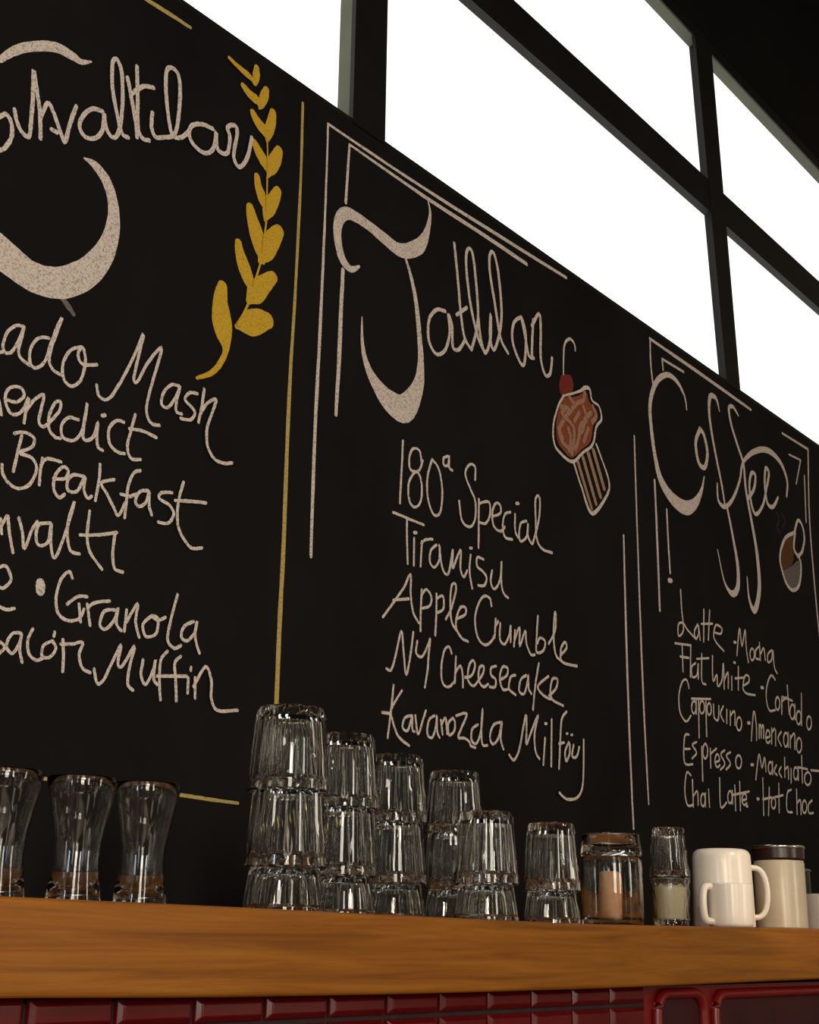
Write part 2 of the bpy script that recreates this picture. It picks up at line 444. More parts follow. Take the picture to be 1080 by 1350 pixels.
# chalk marks, measured on the board: half-millimetre X and Z, width in tenths of a millimetre
STROKES = [
    ('chalk_heading', 'large swooping chalk capital of the breakfast heading', 'white', 0, '2125,5005,116 2176,5070,160 2252,5132,185 2333,5174,199 2396,5179,179 2441,5178,112 2481,5201,34;2494,4815,44 2542,4810,167 2598,4769,224 2634,4692,236 2638,4589,324 2606,4483,441 2541,4388,515 2444,4315,553 2340,4294,543 2258,4313,577 2187,4336,612'),
    ('chalk_heading', 'chalk word ahvaltılar', 'white', 0, '2146,4796,78 2172,4821,79 2195,4797,79 2201,4750,79 2181,4698,78 2156,4674,78;2200,4854,79 2213,4817,79 2234,4789,80 2264,4782,80 2267,4824,80 2263,4936,81 2254,5036,81 2273,4976,81 2296,4896,81 2310,4800,81;2301,4875,81 2323,4945,82 2350,4919,82 2388,4858,82 2407,4836,82 2419,4915,83 2437,4993,83;2348,4854,81 2370,4854,82;2548,5031,85 2504,5019,84 2468,4970,84 2458,4923,83 2485,4896,83 2528,4912,84 2556,4962,85 2555,5029,85 2567,4980,85 2596,4953,85 2623,4979,86 2631,5075,86 2617,5216,87 2590,5270,87 2570,5246,86 2580,5146,86 2614,5042,86 2640,4988,86 2667,4986,86;2641,5223,87 2670,5139,87 2696,5060,87 2706,5007,87;2678,5291,88 2693,5171,88 2705,5053,87 2730,5016,87 2761,5022,88;2663,5164,87 2713,5225,88 2761,5246,89;2766,5141,88 2766,5085,88 2786,5051,88 2821,5065,89 2881,5119,90 2889,5278,91 2874,5361,91 2836,5376,90 2814,5340,90 2823,5242,90 2851,5129,89 2872,5095,89 2911,5112,90 2941,5150,91;3061,5226,93 3008,5218,92 2957,5187,91 2946,5140,91 2979,5106,91 3033,5104,92 3072,5147,92 3079,5222,93 3087,5160,93 3115,5146,93 3145,5164,93 3151,5233,94 3136,5272,94 3174,5299,94 3188,5272,95 3178,5193,94 3181,5149,94 3211,5131,94 3248,5189,95 3267,5292,96'),
    ('chalk_smudge', 'faint grey chalk smudge under the heading', 'grey', 0, '2460,4265,74 2482,4252,117 2513,4227,75'),
    ('chalk_border', 'yellow chalk line along the top edge of the breakfast panel', 'paleyellow', 0, '2691,5600,84 2807,5606,91 2920,5609,74'),
    ('chalk_border', 'long yellow chalk line between the breakfast and dessert panels', 'paleyellow', 0, '3559,5615,69 3567,5240,77 3564,4683,83 3557,4285,97 3563,3725,109 3562,3341,115 3565,2993,112'),
    ('chalk_border', 'yellow chalk line along the foot of the breakfast panel', 'paleyellow', 0, '2363,2695,48 2724,2694,51 3102,2695,62 3240,2692,63 3395,2690,57'),
    ('chalk_laurel', 'yellow chalk laurel branch of heart-shaped leaf pairs', 'yellow', 0, '3171,4596,265 3166,4540,366 3178,4464,506 3193,4406,423 3207,4348,153 3183,4284,128 3139,4229,104 3075,4189,68;3416,4550,353 3377,4534,487 3316,4498,506 3256,4464,119;3238,4812,183 3247,4777,254 3276,4722,339 3310,4670,279 3329,4649,122;3432,4744,268 3394,4704,369 3341,4638,463 3309,4592,157;3288,4988,222 3302,4948,308 3330,4892,407 3364,4827,370 3374,4786,111;3450,4955,317 3417,4902,437 3378,4833,458 3357,4781,123;3314,5142,153 3326,5099,212 3355,5054,275 3375,5017,100;3432,5130,228 3412,5081,315 3384,5021,325 3370,4970,75;3290,5281,181 3320,5249,251 3351,5223,277 3372,5192,101;3427,5315,230 3412,5271,318 3388,5218,317 3374,5171,75;3269,5411,163 3295,5386,227 3334,5364,253 3353,5338,76;3381,5471,185 3375,5422,256 3361,5366,242 3355,5321,63;3207,5503,136 3244,5485,189 3285,5477,215 3305,5460,63;3336,5554,166 3326,5518,230 3309,5469,178 3301,5446,51;3123,5584,81 3173,5572,113 3231,5563,152 3264,5551,63;3274,5624,147 3274,5587,203 3268,5549,139;3256,4467,53 3303,4578,54;3325,4664,49 3353,4766,49;3364,4827,50 3373,4969,50;3372,5015,39 3365,5165,39;3368,5190,39 3354,5326,40'),
    ('chalk_lettering', 'chalk line reading ado Mash', 'white', 0, '2249,3993,56 2262,3999,56;2328,4111,57 2298,4104,57 2269,4069,56 2259,4022,56 2269,4000,56 2293,4011,56 2316,4063,57 2328,4113,57 2322,4065,57 2317,4020,56 2333,3998,57 2366,3989,57;2425,4107,58 2387,4093,57 2361,4048,57 2363,4001,57 2386,3986,57 2418,4020,57 2433,4082,58 2451,4153,58 2467,4196,59 2450,4128,58 2436,4067,58 2435,4026,58 2455,4002,58 2488,3997,58;2556,4123,59 2513,4095,59 2488,4037,58 2498,3985,58 2532,3972,58 2565,4007,59 2576,4076,59 2561,4121,59 2545,4102,59 2548,4075,59 2572,4063,59 2623,4081,60;2630,4009,59 2644,3973,59 2682,3975,60 2719,4035,60 2768,4145,61 2809,4264,62 2797,4180,62 2783,4089,61 2799,4079,61 2837,4161,62 2894,4243,63 2879,4158,62 2856,4056,62 2849,3986,61 2873,3948,61 2911,3951,62;2988,4126,63 2951,4118,63 2918,4077,62 2914,4032,62 2943,4029,62 2976,4079,63 2991,4125,63 2982,4072,63 2980,4028,63 3008,4024,63;3075,4125,64 3037,4116,64 3018,4084,63 3047,4067,64 3070,4049,64 3051,4016,63 3004,4006,63;3106,4153,65 3100,4085,64 3089,4018,64;3093,4047,64 3121,4100,64 3166,4133,65 3151,4074,65 3131,4007,64 3140,3939,64 3177,3902,64 3222,3899,65 3263,3912,65'),
    ('chalk_lettering', 'chalk line reading enedict', 'white', 0, '2268,3836,55 2282,3792,55;2288,3847,55 2330,3850,56 2356,3881,56 2340,3903,56 2303,3891,56 2288,3859,56 2297,3824,55 2322,3805,56 2354,3827,56 2373,3879,56 2369,3840,56 2366,3791,56;2368,3831,56 2395,3879,57 2428,3907,57 2424,3857,57 2420,3810,57 2439,3800,57 2459,3821,57 2493,3872,58 2495,3904,58 2473,3893,57 2456,3844,57 2461,3799,57 2486,3779,57 2508,3781,57;2571,3865,58 2530,3860,58 2507,3825,58 2516,3788,57 2557,3788,58 2585,3821,58 2597,3881,59 2599,3934,59 2594,3864,58 2596,3809,58 2619,3808,59 2640,3834,59 2649,3881,59 2649,3833,59 2658,3796,59 2678,3789,59;2664,3910,74 2674,3914,74;2756,3915,60 2723,3909,60 2697,3872,60 2702,3825,59 2734,3802,60 2769,3804,60;2802,3956,61 2788,3892,60 2779,3832,60 2798,3796,60 2839,3803,61;2781,3898,60 2841,3908,61 2901,3902,62'),
    ('chalk_lettering', 'chalk line reading Breakfast', 'white', 0, '2364,3746,56 2357,3698,56 2347,3622,55;2336,3746,56 2375,3761,56 2410,3752,56 2405,3720,56 2362,3689,56 2410,3684,56 2431,3652,56 2411,3597,56 2372,3572,55 2334,3580,55 2310,3603,55 2303,3632,55;2448,3695,56 2445,3648,56 2446,3605,56;2444,3669,56 2464,3698,57 2519,3703,57;2497,3640,57 2540,3652,57 2551,3682,57 2527,3688,57 2501,3649,57 2502,3603,57 2526,3583,57 2544,3599,57;2610,3679,58 2570,3672,58 2550,3643,57 2558,3615,57 2593,3624,58 2617,3680,58 2618,3634,58 2636,3610,58 2651,3620,58;2673,3738,59 2675,3681,59 2667,3610,58;2736,3702,59 2685,3676,59 2712,3644,59 2744,3605,59 2766,3583,59 2790,3633,59;2843,3764,60 2817,3749,60 2798,3699,60 2794,3642,60 2793,3582,59;2768,3659,59 2806,3661,60 2834,3677,60;2882,3702,61 2848,3689,60 2832,3652,60 2848,3636,60 2876,3656,60 2888,3701,61 2892,3652,61 2906,3621,61;2989,3723,62 2942,3710,61 2934,3687,61 2981,3675,61 3004,3648,62 2982,3610,61 2937,3602,61;3038,3775,62 3024,3719,62 3019,3660,62 3029,3605,62 3064,3564,62 3098,3546,62 3143,3558,63;3005,3698,62 3067,3712,62 3148,3727,63'),
    ('chalk_lettering', 'chalk line reading hvaltı', 'white', 0, '2323,3433,53 2333,3454,54 2345,3476,54 2356,3427,54 2377,3365,54;2320,3460,53 2330,3415,53;2385,3479,54 2404,3434,54 2416,3386,54 2436,3451,54 2454,3484,55;2499,3491,55 2461,3476,55 2454,3436,55 2468,3410,55 2500,3428,55 2506,3493,55 2511,3430,55 2526,3383,55 2543,3406,55 2568,3493,56 2587,3586,56 2572,3529,56 2570,3474,56 2588,3421,56 2624,3417,56;2650,3569,57 2648,3493,57 2663,3436,57 2719,3387,57;2620,3480,56 2693,3498,57 2767,3524,58;2760,3518,58 2757,3448,58 2771,3400,57 2805,3396,58'),
    ('chalk_lettering', 'chalk line with a round bullet and the word Granola', 'white', 0, '2334,3308,53 2359,3317,53 2381,3281,53 2357,3248,53 2341,3249,53;2349,3188,53 2376,3184,53 2403,3193,53;2488,3291,163 2490,3279,181 2491,3267,163;2607,3333,56 2592,3351,56 2564,3320,55 2552,3255,55 2565,3210,55 2602,3193,55 2647,3207,56 2663,3241,56;2596,3245,55 2633,3277,56 2670,3284,56;2641,3254,56 2653,3198,56;2673,3260,56 2692,3194,56;2677,3249,56 2705,3272,56 2761,3288,57;2785,3263,57 2743,3250,57 2730,3203,56 2756,3193,57 2788,3233,57 2798,3273,57 2796,3220,57 2819,3199,57;2834,3272,58 2832,3200,57;2838,3233,57 2878,3303,58 2875,3240,58 2895,3191,58;2942,3273,59 2907,3236,58 2924,3199,58 2967,3217,59 2969,3268,59 2942,3273,59 2969,3263,59 3001,3279,59;3048,3368,60 3027,3279,59 3018,3205,59 3050,3180,59 3078,3195,60;3129,3288,60 3089,3265,60 3077,3226,60 3107,3216,60 3138,3253,60 3145,3293,61 3140,3237,60 3165,3183,60'),
    ('chalk_lettering', 'chalk line reading bacon Muffin', 'white', 0, '2362,3084,52 2385,3070,53 2367,3046,52;2437,3122,53 2406,3115,53 2389,3075,53 2413,3055,53 2435,3092,53 2439,3122,53 2437,3074,53 2451,3034,53;2478,3142,54 2463,3106,53 2471,3066,53 2500,3048,54 2529,3062,54;2553,3118,54 2522,3098,54 2520,3065,54 2548,3065,54 2569,3097,54 2553,3118,54;2558,3147,54 2557,3134,54;2592,3129,55 2599,3083,55 2602,3029,54;2585,3114,55 2627,3121,55 2669,3133,55 2659,3094,55 2675,3053,55 2708,3042,55;2722,3056,56 2739,3013,56 2761,3024,56 2786,3076,56 2823,3153,57 2815,3091,57 2834,3084,57 2879,3158,58 2865,3089,57 2862,3030,57 2886,3012,57;2919,3118,58 2915,3067,58 2939,3039,58 2966,3095,58 2972,3128,58 2969,3066,58 2986,3046,58;3021,3165,59 2995,3130,59 2995,3060,58 3005,2997,58;3081,3157,59 3057,3130,59 3066,3071,59 3074,3003,59;2981,3073,58 3114,3093,60;3121,3089,60 3123,3037,59;3131,3127,60 3130,3117,60;3152,3094,60 3158,3025,60;3148,3063,60 3197,3140,60 3228,3096,61 3233,3034,60 3264,2997,61 3361,3010,62'),
    ('chalk_heading', 'large swash chalk capital T with a hooked base', 'white', 0, '3949,5010,69 3896,4975,163 3838,5002,230 3805,5086,244 3811,5173,286 3865,5230,289 3983,5234,251 4105,5218,297 4230,5207,345 4357,5284,366 4416,5387,193 4437,5489,90 4417,5558,37;4262,5183,72 4307,5098,115 4346,4981,144 4371,4830,172 4383,4704,228 4362,4583,396 4272,4455,640 4160,4460,535 4070,4512,313 4013,4574,190 3982,4659,108 3974,4779,34'),
    ('chalk_heading', 'chalk word atlılar', 'white', 0, '4561,5036,93 4494,5017,92 4440,4944,91 4442,4842,90 4498,4796,91 4564,4842,92 4597,4944,93 4584,5029,93 4614,4981,93 4620,4878,93 4666,4879,93 4712,4941,94;4626,5417,95 4656,5242,95 4681,5067,94 4712,4956,94 4766,4916,94;4648,5051,94 4727,5119,95;4766,4916,94 4818,5089,96 4798,5301,96 4769,5431,97 4728,5425,96 4721,5332,96 4753,5157,95 4818,4996,95 4878,4938,96;4818,5104,96 4842,4989,95 4878,4938,96 4920,5034,97 4921,5160,97 4915,5032,96 4952,4983,97 5011,5163,98 4992,5380,99 4954,5495,99 4917,5487,98 4911,5396,98 4953,5236,98 5002,5064,98 5065,5005,98;5184,5245,100 5118,5188,99 5104,5086,99 5167,4994,99 5209,5004,100 5222,5162,100 5184,5245,100 5217,5144,100 5247,5058,100 5292,5058,101;5291,5270,102 5281,5168,101 5274,5064,100;5277,5232,101 5347,5325,102 5358,5229,102 5355,5080,101 5394,5002,102 5441,5028,102 5460,5118,103'),
    ('chalk_border', 'double white chalk corner line around the dessert heading', 'white', 0, '3719,5597,62 3722,5360,61 3722,5008,73 3719,4602,91 3713,4167,95 3717,3660,80;3719,5597,69 4262,5600,81 4842,5617,102 5625,5648,86;3860,5567,63 3848,5273,76;3860,5567,63 4373,5560,97 4842,5568,118 5243,5568,106;3844,4949,108 3840,4714,120 3838,4512,119 3831,4287,91'),
    ('chalk_drawing', 'chalk drawing of a sundae in a cone with a cherry', 'white', 0, '5579,5070,53 5588,5212,67 5611,5270,76 5656,5300,86 5694,5283,77 5701,5248,54;5575,4949,71 5520,4870,70 5472,4751,69 5477,4659,78 5527,4623,86 5646,4606,96 5756,4690,80 5853,4763,81 5894,4874,82 5950,4937,82 5929,5003,73 5857,5016,73 5836,5072,91 5788,5065,118 5739,5031,81 5644,4981,62 5575,4949,62;5653,4613,79 5732,4484,79 5827,4372,115 5985,4518,90 6006,4603,73 5931,4715,72 5886,4773,81'),
    ('chalk_drawing', 'rust-coloured chalk scoops of the sundae', 'rust', 1, '5574,4940,0 5531,4865,0 5502,4760,0 5514,4679,0 5565,4647,0 5646,4628,0 5749,4706,0 5835,4775,0 5867,4874,0 5918,4936,0 5896,4983,0 5832,4999,0 5803,5048,0 5722,4998,0 5643,4963,0'),
    ('chalk_drawing', 'red chalk cherry on the sundae', 'red', 1, '5556,5058,0 5648,5090,0 5677,5037,0 5636,4970,0 5560,4949,0 5538,4990,0'),
    ('chalk_drawing', 'pale swirls over the scoops of the sundae', 'blush', 0, '5550,4880,131 5625,4887,133 5578,4819,132 5531,4752,131 5559,4709,131;5625,4869,132 5704,4948,134 5769,4987,135 5786,5038,136;5713,4774,133 5762,4824,134 5780,4883,135 5846,4940,136;5617,4658,131 5635,4732,132 5614,4778,132;5767,4950,135 5796,4888,135 5731,4832,134 5712,4756,133 5679,4685,132;5864,4982,136 5894,4937,137 5851,4888,136;5628,4958,133 5673,4938,134;5563,4832,131 5653,4808,133 5666,4742,132 5639,4647,131;5809,4839,135 5759,4752,134;5516,4748,130 5544,4688,130 5603,4671,131;5588,4892,132 5549,4845,131;5718,4899,134 5669,4839,133'),
    ('chalk_drawing', 'tan chalk stripes on the cone of the sundae', 'tan', 0, '5704,4621,132 5829,4402,115;5755,4659,151 5873,4440,134;5809,4697,161 5920,4491,143;5861,4732,153 5961,4546,135'),
    ('chalk_lettering', 'chalk line reading 180 degrees Special', 'white', 0, '4269,4305,62 4264,4171,62 4256,4019,61;4401,4242,63 4384,4294,63 4337,4288,62 4314,4237,62 4324,4188,62 4378,4188,62 4403,4138,63 4397,4064,62 4359,4026,62 4319,4044,62 4310,4113,62 4340,4172,62 4386,4206,63 4406,4253,63;4473,4278,64 4442,4190,63 4444,4097,63 4485,4028,63 4534,4046,63 4549,4146,64 4522,4245,64 4473,4278,64;4588,4327,65 4555,4307,64 4558,4276,64 4588,4285,64 4596,4332,65 4597,4276,64 4620,4268,65;4794,4272,66 4794,4333,66 4750,4333,66 4717,4278,65 4759,4214,66 4794,4169,66 4794,4082,65 4751,4034,65 4692,4051,64 4671,4136,65;4822,4185,66 4821,4068,66 4819,3952,65;4826,4166,66 4900,4191,67 4909,4133,66 4874,4081,66 4829,4075,66;4927,4127,67 4991,4160,67 4991,4198,67 4955,4200,67 4927,4149,67 4936,4085,67 4990,4071,67 5027,4102,67;5074,4186,68 5028,4163,67 5009,4103,67 5027,4053,67 5086,4054,68;5112,4185,68 5111,4106,68 5133,4076,68;5123,4242,84 5140,4246,84;5207,4175,69 5159,4152,68 5143,4092,68 5157,4062,68 5206,4096,69 5220,4167,69 5215,4109,69 5244,4074,69 5263,4087,69 5315,4214,70 5323,4322,70 5287,4310,70 5285,4206,70 5293,4105,69 5341,4066,70 5427,4067,70'),
    ('chalk_lettering', 'chalk line reading Tiramisu', 'white', 0, '4306,3964,61 4308,3880,61 4316,3765,61;4212,3966,60 4306,3964,61 4421,3962,62;4357,3887,61 4356,3766,61;4356,3911,76 4370,3915,76;4409,3884,62 4402,3772,61;4404,3873,62 4432,3897,62 4483,3912,62;4512,3893,63 4472,3858,62 4466,3806,62 4498,3788,62 4532,3831,63 4531,3897,63 4542,3833,63 4562,3787,63 4595,3779,63 4618,3851,63 4629,3900,64 4627,3812,63 4660,3871,64 4688,3910,64 4685,3824,64 4710,3791,64 4735,3825,64;4761,3904,65 4752,3829,64 4773,3752,64;4755,3935,70 4769,3938,70;4859,3905,65 4812,3905,65 4809,3862,65 4847,3850,65 4882,3826,65 4865,3785,65 4818,3775,65;4926,3867,66 4914,3811,65 4944,3784,66 4989,3838,66 5000,3929,67 4998,3829,66 5015,3779,66 5052,3764,66'),
    ('chalk_lettering', 'chalk line reading Apple Crumble', 'white', 0, '4161,3504,59 4227,3578,59 4292,3654,60 4337,3723,61 4339,3635,60 4358,3561,60 4397,3523,61;4224,3587,59 4326,3613,60;4413,3670,61 4408,3580,61 4408,3490,61;4414,3650,61 4444,3678,61 4479,3654,62 4469,3612,61 4420,3591,61;4515,3673,62 4514,3581,62 4509,3490,61;4513,3651,62 4559,3672,62 4567,3632,62 4556,3609,62 4517,3590,62;4581,3574,62 4621,3632,63 4653,3720,63 4644,3746,63 4620,3728,63 4612,3651,63 4621,3572,62 4658,3537,63;4654,3588,63 4720,3621,63 4723,3652,63 4686,3647,63 4659,3599,63 4654,3548,63 4696,3510,63 4741,3504,63;4920,3700,65 4908,3731,65 4864,3735,65 4821,3692,64 4792,3615,64 4813,3536,64 4864,3510,64 4916,3534,65 4946,3573,65;4952,3645,65 4943,3558,65;4945,3607,65 4970,3638,65;4987,3631,65 4983,3557,65 5022,3541,65 5059,3591,66 5070,3638,66 5068,3559,66;5105,3621,66 5095,3543,66;5099,3572,66 5142,3640,67 5141,3551,66 5188,3633,67 5197,3573,67 5233,3529,67 5265,3532,67;5296,3724,68 5283,3621,68 5281,3548,68 5339,3566,68 5354,3612,68 5311,3621,68 5286,3589,68;5385,3606,68 5444,3683,69 5450,3770,70 5438,3749,69 5429,3636,69 5446,3562,69 5489,3541,69;5486,3567,69 5542,3612,70 5529,3639,70 5493,3603,69 5488,3547,69 5535,3533,69 5633,3538,70'),
    ('chalk_lettering', 'chalk line reading NY Cheesecake', 'white', 0, '4190,3294,58 4221,3295,58 4248,3360,59 4282,3467,59 4299,3378,59 4318,3289,59 4344,3376,60 4360,3476,60;4388,3443,60 4381,3392,60 4420,3382,60 4465,3445,61 4475,3468,61 4465,3396,61 4459,3328,60 4442,3256,60;4626,3431,62 4607,3457,62 4575,3435,62 4554,3363,61 4561,3296,61 4601,3280,61 4644,3308,62;4656,3421,62 4649,3306,62;4651,3349,62 4689,3386,62 4705,3347,62 4707,3296,62;4722,3340,62 4771,3358,63 4796,3402,63 4780,3426,63 4750,3394,63 4743,3334,63 4780,3312,63 4813,3334,63 4856,3381,64 4859,3412,64 4827,3399,63 4822,3346,63 4856,3319,63 4893,3337,64;4954,3428,65 4916,3413,64 4916,3381,64 4951,3366,64 4945,3332,64 4904,3326,64;4986,3371,65 5039,3400,65 5043,3432,65 5004,3432,65 4982,3381,65 5003,3331,65 5051,3338,65;5106,3410,66 5066,3394,65 5053,3340,65 5105,3320,65;5194,3424,66 5148,3396,66 5134,3342,66 5174,3335,66 5203,3394,66 5209,3429,67 5212,3364,66 5234,3344,66;5299,3496,67 5268,3393,67 5245,3271,66;5379,3448,68 5287,3386,67 5334,3350,67 5395,3341,68;5382,3357,68 5442,3398,68 5457,3444,69 5413,3439,68 5392,3380,68 5411,3340,68 5502,3325,69'),
    ('chalk_lettering', 'chalk line reading Kavanozda Milföy', 'white', 0, '4238,3234,58 4224,3125,58 4207,3016,57;4292,3219,59 4226,3134,58 4235,3090,58 4273,3031,58 4343,3001,58;4168,3113,57 4216,3115,58;4353,3124,59 4314,3110,59 4298,3071,58 4330,3059,59 4354,3106,59 4361,3127,59 4362,3070,59 4377,3062,59;4380,3128,59 4400,3054,59 4430,3116,59 4450,3158,60;4509,3145,60 4471,3121,60 4461,3064,60 4495,3052,60 4520,3108,60 4524,3149,60 4528,3081,60 4544,3058,60;4552,3132,60 4564,3074,60;4556,3113,60 4584,3145,61 4595,3080,61;4634,3152,61 4603,3124,61 4607,3077,61 4643,3095,61 4650,3135,61 4634,3152,61;4658,3165,61 4734,3183,62 4691,3111,62 4672,3073,61 4715,3076,62 4751,3065,62 4764,3048,62 4797,3045,62;4814,3146,63 4772,3121,62 4769,3072,62 4806,3065,62 4839,3130,63 4849,3222,63 4839,3130,63 4847,3065,63 4884,3064,63;4984,3178,64 4932,3161,64 4903,3108,63 4923,3074,63 4967,3106,64 4997,3182,64 4984,3108,64 5005,3063,64;5050,3041,64 5089,3023,64 5134,3085,65 5184,3237,66 5190,3174,66 5187,3105,65 5236,3180,66 5288,3251,67 5254,3161,66 5262,3080,66 5293,3050,66;5342,3151,67 5324,3027,66;5343,3219,67 5357,3221,67;5400,3245,67 5390,3027,67;5531,3300,69 5486,3254,68 5469,3135,68 5456,3023,67;5459,3139,68 5503,3149,68;5542,3154,68 5511,3108,68 5519,3064,68 5550,3102,68 5552,3144,68 5542,3154,68;5524,3194,58 5536,3196,58;5565,3193,58 5578,3195,58;5586,3148,69 5570,3093,68 5610,3095,69 5636,3143,69;5677,3183,69 5671,3051,69 5655,2953,69 5603,2900,68 5513,2887,67 5452,2910,67'),
    ('chalk_border', 'longer white chalk line left of the coffee panel', 'white', 0, '6306,4949,69 6300,4138,77 6302,3479,86 6318,2932,63'),
    ('chalk_border', 'lower white chalk line closing the dessert panel on the right', 'white', 0, '6151,4332,77 6143,3695,96 6144,3222,84 6154,2798,82'),
    ('chalk_border', 'white chalk corner lines on the left of the coffee panel', 'white', 0, '6536,5631,78 6532,5469,85 6551,5334,85;6521,4747,96 6523,4442,109 6520,3993,93;6531,5626,92 7121,5624,127 7878,5614,96;6673,5548,86 6939,5557,88;6673,5548,79 6678,5480,79;6648,4606,83 6650,4407,89 6656,4235,82;6637,4187,136 6667,4193,136'),
    ('chalk_border', 'white chalk corner lines on the right of the coffee panel', 'white', 0, '8367,5599,75 8804,5611,95;8804,5611,95 8733,5062,101 8739,4503,107 8762,4118,90;8457,5470,67 8654,5486,76;8654,5486,76 8544,5282,75;8698,5382,93 8668,5038,100'),
    ('chalk_heading', 'large chalk capital C of the word Coffee', 'white', 0, '6960,5319,58 6939,5399,102 6846,5466,160 6721,5463,180 6586,5367,191 6504,5207,181 6508,5042,180 6540,4888,207 6596,4768,305 6722,4693,405 6884,4678,454 7011,4742,316 7099,4843,145 7144,4941,59'),
    ('chalk_heading', 'chalk letters offee of the word Coffee', 'white', 0, '7126,5244,163 7057,5139,161 7082,5017,161 7160,5007,162 7206,5111,163 7173,5218,163 7120,5243,163;7405,5452,61 7367,5526,153 7282,5506,182 7261,5364,150 7310,5156,135 7378,4955,120 7408,4817,105;7316,4945,89 7319,4837,119 7408,4820,149 7527,4907,136 7640,5057,115 7707,5197,140 7889,5324,190 8104,5394,218 8294,5366,197 8387,5263,148 8360,5143,115;7437,4810,120 7493,4635,150 7534,4472,194 7517,4333,237 7433,4274,206 7335,4330,88 7267,4511,51;7672,5507,78 7605,5543,140 7538,5513,139 7557,5412,139 7637,5283,139 7705,5181,140 7716,5017,155 7771,4821,170 7823,4611,200 7825,4391,244 7738,4232,241 7666,4286,135 7654,4427,60;7741,4963,139 7835,5049,141 7872,5151,142 7816,5154,141 7771,5062,140 7785,4930,140 7844,4882,140 7958,4975,126 8027,5101,127 8086,5227,145 8038,5248,144 8007,5127,143 8030,5006,143 8115,5003,144 8205,5090,113'),
    ('chalk_drawing', 'white chalk outline of a coffee cup with a looped handle', 'white', 0, '8457,4913,128 8527,5013,129 8596,4994,130 8617,4905,129 8557,4798,128 8477,4749,127;8457,4910,128 8305,4840,126 8213,4738,125 8183,4652,124 8207,4588,124 8253,4518,124 8340,4487,125 8439,4523,126 8501,4612,127 8514,4726,128 8424,4787,127 8461,4909,128'),
    ('chalk_drawing', 'brown chalk coffee filling the drawn cup', 'brown', 1, '8442,4894,0 8302,4825,0 8230,4732,0 8208,4637,0 8225,4602,0 8382,4671,0 8424,4787,0'),
    ('chalk_drawing', 'grey chalk shading on the foot of the drawn cup', 'grey', 1, '8214,4589,0 8380,4661,0 8496,4722,0 8501,4612,0 8433,4517,0 8340,4487,0 8258,4525,0'),
    ('chalk_drawing', 'faint chalk steam above the drawn cup', 'smear', 0, '8185,4983,73 8217,4940,73 8173,4879,73 8214,4849,73;8264,4993,74 8311,4954,74 8268,4903,73'),
    ('chalk_lettering', 'chalk line reading Latte', 'white', 0, '6776,4162,64 6778,4047,64 6788,3933,64 6725,3887,63 6731,3954,64 6787,3971,64 6839,3940,64 6936,3907,65;6963,3998,65 6917,3944,65 6936,3910,65 6969,3942,65 6972,3995,65 6984,3910,65;7050,4102,66 7027,3907,65;7123,4111,66 7087,3929,66;7008,4009,65 7150,4036,66;7164,3989,66 7247,3993,67 7269,4030,67 7193,4035,67 7156,3965,66 7192,3928,66 7277,3896,67'),
    ('chalk_lettering', 'chalk bullet and word Mocha', 'white', 0, '7429,3975,87 7452,3979,87;7456,3901,68 7516,4078,69 7532,3970,69 7592,4081,69 7591,3975,69 7609,3884,69;7674,3980,69 7693,3975,70 7701,3954,70 7694,3928,69 7675,3909,69 7653,3905,69 7639,3919,69 7638,3944,69 7652,3968,69 7674,3980,69;7772,4009,70 7720,3974,70 7713,3927,70 7771,3928,70;7780,4034,70 7778,3924,70;7784,3962,70 7838,4009,71 7849,3936,70;7952,4016,71 7893,3980,71 7885,3930,71 7943,3954,71 7969,4019,71 7977,3912,71 8013,3880,71'),
    ('chalk_lettering', 'chalk line reading Flat White', 'white', 0, '6764,3847,63 6761,3692,63;6681,3838,63 6869,3858,64;6736,3772,63 6839,3781,64;6866,3851,64 6846,3675,64;6915,3764,64 6863,3732,64 6869,3678,64 6926,3700,64 6947,3769,64 6938,3678,64;6996,3831,65 6980,3676,64 7028,3660,65;6931,3791,64 7080,3821,65;7129,3842,66 7119,3696,65 7171,3738,66 7175,3672,66 7232,3715,66 7263,3821,67 7257,3668,66;7263,3720,66 7318,3775,67 7309,3681,66;7364,3758,67 7354,3677,67;7402,3847,76 7422,3850,76;7459,3831,68 7441,3690,67;7407,3753,67 7532,3778,68;7508,3724,68 7588,3759,68 7595,3794,68 7541,3787,68 7504,3712,68 7552,3684,68 7668,3692,69'),
    ('chalk_lettering', 'chalk bullet and word Cortado', 'white', 0, '7772,3753,100 7799,3757,100;7984,3835,71 7928,3854,71 7865,3790,70 7834,3704,70 7867,3627,70 7955,3641,70;8001,3729,71 8021,3722,71 8029,3699,71 8020,3670,71 8000,3650,71 7977,3647,70 7963,3662,70 7963,3690,71 7978,3716,71 8001,3729,71;8066,3740,71 8045,3628,71;8058,3708,71 8136,3745,72;8157,3824,72 8158,3643,72;8082,3740,71 8219,3736,72;8215,3712,72 8237,3704,72 8245,3677,72 8235,3644,72 8212,3620,72 8187,3617,72 8170,3635,72 8171,3667,72 8189,3697,72 8215,3712,72;8252,3717,72 8239,3619,72;8304,3682,73 8327,3675,73 8335,3651,73 8326,3621,73 8302,3599,72 8276,3596,72 8260,3612,72 8260,3641,72 8277,3668,72 8304,3682,73;8365,3803,73 8332,3595,73;8461,3670,74 8485,3663,74 8493,3638,74 8484,3608,74 8459,3586,73 8433,3582,73 8416,3599,73 8416,3628,73 8434,3656,73 8461,3670,74'),
